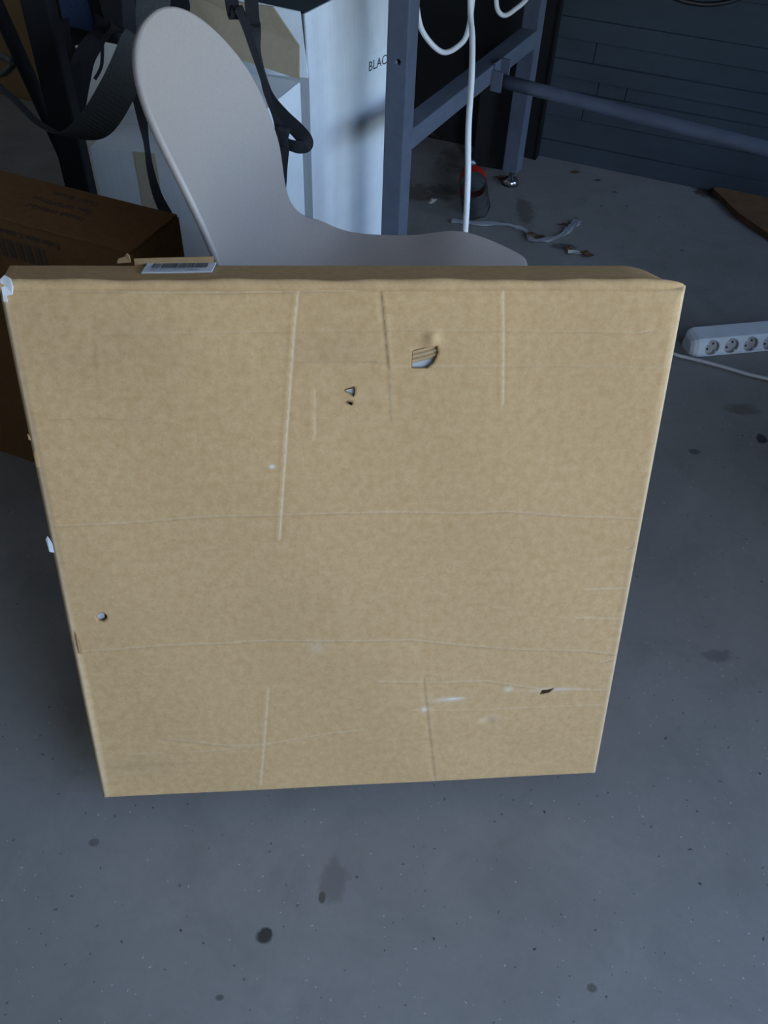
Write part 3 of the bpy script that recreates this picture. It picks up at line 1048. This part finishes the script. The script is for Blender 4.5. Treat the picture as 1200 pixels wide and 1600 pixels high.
# raised flaps
t0, t1 = w1_pt(483, 22), w1_pt(525, 0)
fh = t0.z
mk('flap', [(0, 0, H1), (W1, 0, H1), (W1, .012, fh + .02), (.0, .006, fh), (0, .004, H1), (W1, .004, H1), (W1, .016, fh + .02), (.0, .010, fh)],
   [(0, 1, 2, 3), (7, 6, 5, 4), (0, 4, 5, 1), (1, 5, 6, 2), (2, 6, 7, 3), (3, 7, 4, 0)], M['white_board'], w1)
mk('flap', [(-.002, .002, H1), (-.105, .20, H1), (-.112, .21, fh + .03), (-.010, .010, fh + .005), (.002, .004, H1), (-.101, .202, H1), (-.108, .212, fh + .03), (-.006, .012, fh + .005)],
   [(0, 1, 2, 3), (7, 6, 5, 4), (0, 4, 5, 1), (1, 5, 6, 2), (2, 6, 7, 3), (3, 7, 4, 0)], M['white_board'], w1)
p = w1_pt(575, 112)
q_ = w1_pt(614, 88)
lb = box('label_sticker', p.x - .006, p.x + .12, -.0008, .0, p.z - .020, p.z + .034, M['sticker'], w1)
text_mesh('lettering', 'BLACK', .0285, M['ink'], lb, Matrix.Translation((p.x, -.0010, p.z)) @ Matrix.Rotation(math.pi / 2, 4, 'X'), ext=.0002)

# open one in front of it, brown inside of its far flap showing
N2 = at(469, 131, 1.76)
F2 = atz(414, 176, N2.z)
f2 = (N2 - F2).normalized()
g2 = Vector((-f2.y, f2.x, 0))
W2, D2, H2 = .18, .125, N2.z
O2 = N2 - f2 * W2
w2 = white_box('white_carton', 'opened white carton with a raised brown flap behind the chair back', O2, f2, g2, W2, D2, H2, M['white_board'])
box('top_flap', .002, W2 - .002, .0, D2, H2, H2 + .004, M['white_board'], w2)
def w2_pt(px, py, y):
    p = at(px, py, y) - Vector((O2.x, O2.y, 0))
    return Vector((p.dot(f2), p.dot(g2), p.z))
V = [w2_pt(467, 124, 1.765), w2_pt(467, 72, 1.775), w2_pt(426, 11, 1.785), w2_pt(300, -8, 1.83), w2_pt(290, 66, 1.825), w2_pt(372, 92, 1.795)]
V = V + [v + Vector((.004, 0, 0)) for v in V]
fl = mk('raised_flap', V, [tuple(range(6)), tuple(range(11, 5, -1))] + [(i, i + 6, (i + 1) % 6 + 6, (i + 1) % 6) for i in range(6)], M['kraft_inside'], w2)
tag(fl, 'raised brown inside of the carton flap')

# small white carton at the left
N3 = at(141, 233, 1.62)
f3 = (atz(256, 244, N3.z) - N3).normalized()
g3 = Vector((-f3.y, f3.x, 0))
W3, D3, H3 = .225, .19, N3.z
w3 = white_box('white_carton', 'low white taped carton standing behind the brown printed carton', N3, f3, g3, W3, D3, H3, M['white_plain'])
box('top_flap', .001, W3 * .999, .0, D3 * .62, H3, H3 + .003, M['white_plain'], w3)
box('top_flap', .001, W3 * .999, D3 * .63, D3, H3, H3 + .003, M['white_plain'], w3)
tp_ = box('tape', .085, .128, -.0006, .0004, H3 - .11, H3 + .0035, M['tape_clear'], w3)

# cream carton further back
O4 = at(112, 175, 2.10)
w4 = thing('cream_carton', 'cream coloured carton standing behind the hanging straps', 'box', (O4.x, O4.y, 0), ROOM_YAW + .35)
box('body', -.02, .20, 0, .22, 0, .52, M['cream_board'], w4, .003)
box('lid', -.024, .204, -.004, .224, .50, .545, M['cream_board'], w4, .003)
# big brown carton in the dark back corner
O5 = atz(78, 165)
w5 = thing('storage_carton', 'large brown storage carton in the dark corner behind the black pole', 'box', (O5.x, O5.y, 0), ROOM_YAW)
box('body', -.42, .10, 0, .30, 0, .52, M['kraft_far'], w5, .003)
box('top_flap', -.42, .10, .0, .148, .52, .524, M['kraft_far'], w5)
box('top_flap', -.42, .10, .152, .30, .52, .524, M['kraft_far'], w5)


# ------------------------------------------------------------------ black rack with bag and straps
pb = at(129, 300, 1.56)
rack = thing('coat_rack', 'black metal coat rack standing behind the brown printed carton', 'rack', (pb.x, pb.y, 0), 0.0)
box('base_plate', -.16, .03, -.11, .04, 0, .012, M['black'], rack, .004)
box('post', -.024, .022, -.02, .02, .012, 1.25, M['black'], rack, .004)
box('arm', .022, .62, -.014, .014, 1.02, 1.05, M['black'], rack, .004)
box('hook', .095, .115, .014, .21, 1.025, 1.045, M['black'], rack, .003)
box('arm', -.36, -.03, -.014, .014, 1.02, 1.05, M['black'], rack, .004)
# thin pole leaning past the post
pA, pB = at(104, 250, 1.66), at(0, 20, 1.60)
dd = (pB - pA).normalized()
g0 = pA - dd * (pA.z / dd.z)
pole = tag(tube('leaning_pole', [g0 + dd * .012, g0 + dd * .4, g0 + dd * .8, g0 + dd * 1.2], .013, M['black'], None, 20, 14),
           'thin black pole leaning behind the brown carton', 'pole')
cl = [at(0, 88, 1.66), at(12, 92, 1.64), at(20, 100, 1.62), at(10, 112, 1.64), at(0, 116, 1.66), at(-20, 118, 1.7), at(-28, 100, 1.7), at(-16, 88, 1.68), at(-2, 87, 1.66)]
tag(tube('hose_loop', cl, .006, M['cable_black'], None, 60, 8), 'small black hose looped around the thin leaning pole', 'hose')

# backpack: blue pocket over black body
bpk = thing('backpack', 'black backpack with a blue pocket hanging from the rack', 'bag')
c0 = at(142, 40, 1.74)
bpk.matrix_world = frame(Vector((c0.x, c0.y, c0.z - .085)), A, B, Vector((0, 0, 1)))
bm = bmesh.new()
bm_box(bm, -.085, .115, -.01, .10, .055, .42, .03, 4)
for v in bm.verts:
    k = max(0, 1 - (v.co.z - .055) / .12)
    v.co.z += -.03 * k * (v.co.x - .0) / .1 * -1.0
from_bm('body', bm, M['cloth_black'], bpk, True)
bm = bmesh.new()
bm_box(bm, -.046, .026, -.026, .02, .082, .30, .012, 3)
from_bm('pocket', bm, M['cloth_blue'], bpk, True)
bm = bmesh.new()
bm_box(bm, .030, .085, -.03, .02, .07, .33, .012, 3)
from_bm('side_pocket', bm, M['cloth_black'], bpk, True)
tube('haul_loop', [(-.02, .04, .41), (-.02, .03, .47), (.0, .02, .50), (.03, .03, .47), (.03, .04, .41)], .008, M['web_black'], bpk, 30, 8)

vx = Vector((1, 0, 0))
def to_bench(l):                                               # both ends fixed under the bench top
    return [Vector((l[0].x, l[0].y, TOPZ - .003))] + l + [Vector((l[-1].x, l[-1].y, TOPZ - .003))]

def hang(name, pix, width, label, mat, sides=None, cat='strap', th=.0016, n=90, parent=None, top=False):
    pts = [at(*p) for p in pix]
    if top: pts[0] = Vector((pts[0].x, pb.y + .016, 1.028))
    ws = width if hasattr(width, '__len__') else [width] * len(pts)
    sd = sides or [(1, .1, 0)] * len(pts)
    o = ribbon(name, pts, ws, sd, th, mat, parent, n)
    if not parent: tag(o, label, cat)
    return o

# wide grey webbing sweeping down from behind the chair and away to the left
hang('webbing_strap', [(262, -60, 1.56), (240, 0, 1.52), (213, 75, 1.47), (184, 140, 1.44), (148, 195, 1.43), (105, 212, 1.44), (62, 193, 1.46), (25, 158, 1.48), (-10, 128, 1.5), (-40, 105, 1.52)],
     [.052, .052, .054, .055, .056, .050, .045, .045, .045, .045],
     'wide grey webbing strap curving down beside the chair back', M['web_grey'],
     [(1, .1, -.3), (1, .1, -.35), (.9, .1, -.45), (.85, .1, -.5), (.6, .35, -.7), (.2, .8, -.5), (-.15, .92, -.30), (-.22, .94, -.26), (-.25, .94, -.25), (-.25, .94, -.25)], top=True)
# black straps bunched below the backpack
hang('backpack_strap', [(160, 20, 1.70), (163, 45, 1.68), (150, 62, 1.66), (133, 88, 1.65), (124, 120, 1.65), (120, 160, 1.655), (112, 215, 1.66), (116, 270, 1.67)],
     [.028, .03, .032, .036, .040, .034, .034, .03], 'black strap hanging in a bunch below the backpack', M['web_black'])
hang('backpack_strap', [(96, 30, 1.70), (100, 60, 1.68), (110, 82, 1.66), (118, 104, 1.645), (124, 126, 1.64)], [.03, .028, .026, .026, .03],
     'short black strap joining the hanging bunch below the backpack', M['web_black'], [(1, .1, .6)] * 5)
hang('backpack_strap', [(160, 58, 1.66), (160, 80, 1.66), (159, 100, 1.66), (155, 112, 1.66), (148, 124, 1.65)], .006,
     'thin black cord looping beside the bunched backpack strap', M['web_black'], cat='cord')
hang('backpack_strap', [(176, -10, 1.66), (184, 20, 1.64), (192, 42, 1.62), (182, 50, 1.63), (168, 40, 1.66)], [.05, .05, .04, .04, .04],
     'folded navy black strap end under the backpack side pocket', M['cloth_black'])
# thin strap dropping in front of the low white carton
hang('hanging_strap', [(205, -40, 1.50), (204, 60, 1.48), (211, 130, 1.46), (222, 185, 1.45), (229, 225, 1.44), (235, 265, 1.42), (246, 305, 1.40), (262, 338, 1.38)],
     [.02, .02, .018, .016, .010, .012, .016, .02], 'narrow black strap hanging in front of the low white carton', M['web_black'],
     [(1, .1, 0), (1, .1, 0), (1, .2, 0), (1, .3, 0), (.8, .8, 0), (.9, .5, .1), (1, .2, .2), (1, .2, .3)], top=True)
# long strap with a loop in front of the opened carton
hang('looped_strap', [(385, -60, 1.55), (393, 5, 1.55), (398, 40, 1.55), (403, 80, 1.54), (411, 118, 1.54), (421, 150, 1.53), (441, 180, 1.52), (464, 203, 1.51), (476, 217, 1.50), (478, 226, 1.495), (470, 230, 1.49), (458, 228, 1.485), (446, 224, 1.485), (438, 214, 1.48)],
     [.022, .022, .020, .012, .012, .016, .024, .026, .026, .025, .023, .022, .022, .02], 'long black strap with a loop hanging before the opened white carton', M['web_black'],
     [(1, .1, 0), (1, .1, 0), (1, .1, 0), (.6, .8, 0), (.7, .7, 0), (.9, .1, .4), (.75, .1, .6), (.8, .1, .55), (.97, .1, .2), (.8, .15, -.55), (.2, .2, -1), (-.05, .2, -1), (-.1, .2, -1), (-.3, .2, -.9)], n=150, top=True)
hang('looped_strap', [(352, -20, 1.56), (362, 2, 1.555), (372, 12, 1.55), (384, 40, 1.545), (397, 80, 1.535), (410, 120, 1.53), (420, 155, 1.52), (430, 182, 1.50), (438, 205, 1.485), (442, 228, 1.48), (443, 262, 1.475), (440, 330, 1.47)],
     [.02, .022, .016, .014, .012, .010, .010, .010, .018, .022, .014, .012], 'slimmer black strap knotted into the looped strap', M['web_black'], n=120, top=True)
kp = at(439, 212, 1.475)
bm = bmesh.new()
bm_box(bm, -.013, .013, -.008, .008, -.016, .016, .006, 3, Matrix.Translation(kp) @ Matrix.Rotation(.3, 4, 'Y'))
tag(from_bm('strap_buckle', bm, M['web_black'], None, True), 'small black buckle where the two hanging straps meet', 'buckle')


# ------------------------------------------------------------------ cables
wc = [at(737, -40, 1.80), at(735, 0, 1.76), at(738, 60, 1.70), at(737, 120, 1.63), at(732, 200, 1.55), at(731, 280, 1.50), at(727, 362, 1.47)]
e0 = wc[-1]
wc = [Vector((wc[0].x - .01, wc[0].y + .03, TOPZ - .003))] + wc[1:] + [Vector((e0.x + .005, e0.y - .01, .22)), Vector((e0.x + .03, e0.y + .0, .05)), Vector((e0.x + .12, e0.y + .06, .007)), Vector((e0.x + .3, e0.y + .12, .006))]
tag(tube('power_cable', wc, .0055, M['cable_white'], None, 120, 10), 'white cable hanging straight down from the workbench behind the chair seat', 'cable')
lp = [at(648, -40, 2.0), at(652, 15, 2.0), at(662, 52, 2.0), at(690, 81, 2.0), at(716, 72, 2.0), at(732, 45, 2.0), at(742, -40, 2.0)]
tag(tube('power_cable', to_bench(lp), .0056, M['cable_white'], None, 70, 10), 'white cable sagging in a loop beside the near workbench leg', 'cable')
lp = [at(772, -60, 2.15), at(775, -5, 2.15), at(778, 16, 2.15), at(788, 24, 2.15), at(803, 16, 2.15), at(825, -6, 2.15), at(835, -50, 2.15)]
tag(tube('power_cable', to_bench(lp), .0052, M['cable_white'], None, 70, 10), 'short white cable loop under the bench near the far leg', 'cable')
lp = [at(1010, -40, 2.35), at(1050, -6, 2.35), at(1085, 5, 2.35), at(1118, 6, 2.35), at(1155, -3, 2.35), at(1200, -30, 2.35)]
tag(tube('power_cable', to_bench(lp), .006, M['cable_black'], None, 60, 10), 'black cable sagging against the grey board wall', 'cable')
lp = [wc[-1] + Vector((-.004, 0, 0)), wc[-1] + Vector((.05, .02, 0)), atz(1010, 556, .0055), atz(1040, 549, .0055), atz(1062, 556, .0055), atz(1100, 565, .0055), atz(1140, 576, .0055), atz(1170, 585, .0055), atz(1205, 593, .0055), atz(1290, 612, .0055), atz(1400, 600, .0055)]
tag(tube('power_cable', lp, .0042, M['cable_grey'], None, 90, 10), 'grey-white flex lying on the floor in front of the power strip', 'cable')

# ------------------------------------------------------------------ power strip
sL = atz(1091, 559)
sR = atz(1200, 549)
sx_ = (sR - sL).normalized()
sy_ = Vector((-sx_.y, sx_.x, 0))
strip = thing('power_strip', 'white multi-socket power strip lying on the concrete floor', 'power strip')
strip.matrix_world = frame(sL, sx_, sy_, Vector((0, 0, 1)))
SLn = .335
bm = bmesh.new()
pf = [(0, .002), (.0, .010), (.006, .036), (.014, .043), (.058, .046), (.066, .040), (.068, .004), (.064, 0), (.004, 0)]
nv = len(pf)
rows = []
for x, k in ((-.018, .55), (-.013, .82), (-.004, .97), (.004, 1.0), (SLn - .004, 1.0), (SLn + .004, .97), (SLn + .013, .82), (SLn + .018, .55)):
    rows.append([bm.verts.new((x, .034 + (y - .034) * k, z * (.35 + .65 * k) if z > .012 else z)) for y, z in pf])
for r0, r1 in zip(rows[:-1], rows[1:]):
    for i in range(nv):
        j = (i + 1) % nv
        bm.faces.new((r0[i], r1[i], r1[j], r0[j]))
bm.faces.new(rows[0])
bm.faces.new(rows[-1][::-1])
body = from_bm('body', bm, M['plastic_white'], strip)
slope = math.atan2(.036 - .010, .006)
cutters, wells = [], []
face_n = Vector((0, -math.sin(slope), math.cos(slope)))
face_u = Vector((0, math.cos(slope), math.sin(slope)))
NSOCK = 6
for k in range(NSOCK):
    c = Vector((.030 + k * .0495, .0035, .0225))
    Mx = frame(c, Vector((1, 0, 0)), face_u, face_n)
    wells.append(Mx)
    cc_ = lathe('cutter', [(.0188, -.012), (.0188, .02)], None, None, 26, Mx)
    cc_.matrix_world = strip.matrix_world
    cutters.append(cc_)
cut(body, cutters)
body.data.materials.clear()
body.data.materials.append(M['plastic_white'])
for Mx in wells:
    so = lathe('socket', [(.0185, -.0005), (.0172, -.0005), (.0165, -.0100), (.0002, -.0102)], M['plastic_socket'], strip, 26, Mx, False, False)
    for s in (-1, 1):
        lathe('pin_hole', [(.0026, -.0101), (.0026, -.0092), (.0002, -.0091)], M['hole_black'], so, 10, Mx @ Matrix.Rotation(math.radians(45), 4, 'Z') @ Matrix.Translation((s * .0088, 0, 0)))
        box('earth_clip', -.0022, .0022, s * .0155 - .0015, s * .0155 + .0015, -.0095, .0002, M['plastic_white'], so, 0, 2, Mx @ Matrix.Rotation(math.radians(45), 4, 'Z'))
tube('cord', [(SLn + .012, .034, .02), (SLn + .05, .034, .016), (SLn + .10, .03, .006), (SLn + .18, .0, .0045), (SLn + .28, -.05, .0045)], .004, M['cable_white'], strip, 40, 8)


# ------------------------------------------------------------------ litter under the bench
bt_ = thing('plastic_bottle', 'clear plastic bottle with a red label lying under the workbench', 'bottle')
pb0 = atz(742, 350)
ax = Vector((-.02, 1, 0)).normalized()
side = Vector((ax.y, -ax.x, 0))
R0 = .040
bt_.matrix_world = frame(Vector((pb0.x, pb0.y + .005, R0 + .001)), side, Vector((0, 0, -1)).cross(Vector((0, 0, 0))) if False else Vector((0, 0, 1)), ax)
# local z runs along the bottle away from the viewer
profb = [(.006, .012), (.016, .004), (.027, .0), (.036, .006), (R0, .020), (R0, .05), (R0 * .965, .055), (R0, .060), (R0, .100), (R0 * .96, .106), (R0, .112), (R0, .19), (.034, .215), (.020, .245), (.014, .262), (.014, .275)]
bb = lathe('body', profb, M['pet'], bt_, 30)
for v in bb.data.vertices:                                    # five-lobed foot
    if v.co.z < .012:
        an = math.atan2(v.co.y, v.co.x)
        v.co.z += .010 * (math.cos(an * 5) > .2) * (math.hypot(v.co.x, v.co.y) / .03)
m = bb.modifiers.new('wall', 'SOLIDIFY')
m.thickness = .0008
lathe('label_band', [(R0 + .0006, .150), (R0 + .0008, .152), (R0 + .0008, .188), (R0 + .0006, .190)], M['red'], bt_, 30, None, True, False)
lathe('cap', [(.0155, .266), (.0158, .284), (.0002, .285)], M['label_white'], bt_, 24)

def film(name, pts, w, label):
    """thin crumpled plastic ribbon on the floor"""
    C = spline(pts, 60)
    V, Fc = [], []
    Tn = np.gradient(C, axis=0)
    Tn /= np.linalg.norm(Tn, axis=1)[:, None]
    for i in range(60):
        d = np.array([-Tn[i][1], Tn[i][0], 0])
        for j in range(5):
            s = (j - 2) / 2
            V.append(C[i] + d * s * w * (.8 + .2 * math.sin(i * .21)) + np.array([0, 0, .003 + .006 * abs(math.sin(i * .33 + j * 1.9))]))
    for i in range(59):
        for j in range(4):
            k = i * 5 + j
            Fc.append((k, k + 5, k + 6, k + 1))
    o = mk(name, V, Fc, M['film'], None, True)
    s_ = o.modifiers.new('thick', 'SOLIDIFY')
    s_.thickness = .0006
    return tag(o, label, 'plastic wrap')
film('plastic_wrap', [atz(705, 348), atz(742, 352), atz(790, 354), atz(820, 363), atz(829, 377), atz(850, 378), atz(876, 371), atz(893, 359), atz(903, 352)], .010,
     'twisted strip of clear plastic wrap on the floor before the bottle')
film('plastic_wrap', [atz(884, 366), atz(892, 356), atz(900, 350), atz(906, 352)], .012, 'crumpled clear plastic wrap by the end of the twisted strip')

def chip(name, px, py, r, mat, label, cat, n=7, th=.003, sq=.7, lift=.0):
    c = atz(px, py)
    poly = [(math.cos(2 * math.pi * k / n) * r * random.uniform(.65, 1.1), math.sin(2 * math.pi * k / n) * r * sq * random.uniform(.6, 1.1)) for k in range(n)]
    bm = bmesh.new()
    ctr = bm.verts.new((c.x, c.y, .001 + th + lift))
    lo = bm.verts.new((c.x, c.y, .0005))
    rim = [bm.verts.new((c.x + x, c.y + y, .0008 + random.uniform(0, th * 1.6))) for x, y in poly]
    for i in range(n):
        bm.faces.new((ctr, rim[i], rim[(i + 1) % n]))
        bm.faces.new((lo, rim[(i + 1) % n], rim[i]))
    return tag(from_bm(name, bm, mat), label, cat)
chip('paper_scrap', 899, 397, .022, M['scrap'], 'crumpled white paper scrap on the floor behind the box corner', 'scrap', 9, .005, .8)
chip('dry_leaf', 917, 399, .022, M['leaf'], 'dark dry leaf lying beside the crumpled white paper scrap', 'leaf', 8, .006)
chip('dry_leaf', 888, 391, .014, M['leaf'], 'small dark leaf half under the white paper scrap', 'leaf', 7, .006)
chip('dry_leaf', 899, 270, .018, M['leaf'], 'brown dry leaf on the floor near the wall by the bench foot', 'leaf', 8, .004, .5)
chip('dry_leaf', 935, 283, .009, M['leaf'], 'tiny brown leaf fragment near the foot of the board wall', 'leaf', 6, .004)
chip('dry_leaf', 838, 371, .03, M['leaf'], 'torn brown leaf lying on the clear plastic strip', 'leaf', 9, .008, .5)
chip('dry_leaf', 782, 280, .022, M['leaf'], 'brown leaf litter between the bottle and the chrome bench foot', 'leaf', 8, .01, .7)
chip('paper_scrap', 675, 318, .014, M['scrap'], 'pale paper scrap on the floor beside the near bench leg', 'scrap', 7, .010)
chip('dry_leaf', 682, 214, .05, M['leaf'], 'large curled brown leaf in the dark under the bench', 'leaf', 9, .02, .6)
chip('paper_scrap', 770, 246, .012, M['scrap'], 'small pale scrap in the shadow behind the bottle', 'scrap', 6, .012)
chip('floor_grit', 880, 352, .02, M['leaf'], 'brown crumbs inside the crumpled plastic wrap', 'debris', 8, .004, .4)

# brown offcut board by the wall at the right
pts = [atz(1112, 302), atz(1140, 291), atz(1163, 296), atz(1212, 322), atz(1260, 360), atz(1225, 388), atz(1195, 371), atz(1150, 340)]
c = pts[0]
ofc = slab('board_offcut', [(p.x - c.x, p.y - c.y) for p in pts], .016, M['rust_board'])
ofc.location = (c.x, c.y, .0165)
tag(ofc, 'rust-brown offcut of board lying on the floor against the wall', 'board')

# repeats of a kind share a group
GROUPS = {'power_cable': 'cables around the workbench', 'white_carton': 'white cartons behind the chair', 'dry_leaf': 'dry leaves on the floor',
          'paper_scrap': 'paper scraps on the floor', 'backpack_strap': 'straps below the backpack', 'looped_strap': 'straps hanging before the opened carton',
          'plastic_wrap': 'clear plastic wrap on the floor'}
for o in col.objects:
    if o.parent is None and o.name.split('.')[0] in GROUPS:
        o['group'] = GROUPS[o.name.split('.')[0]]
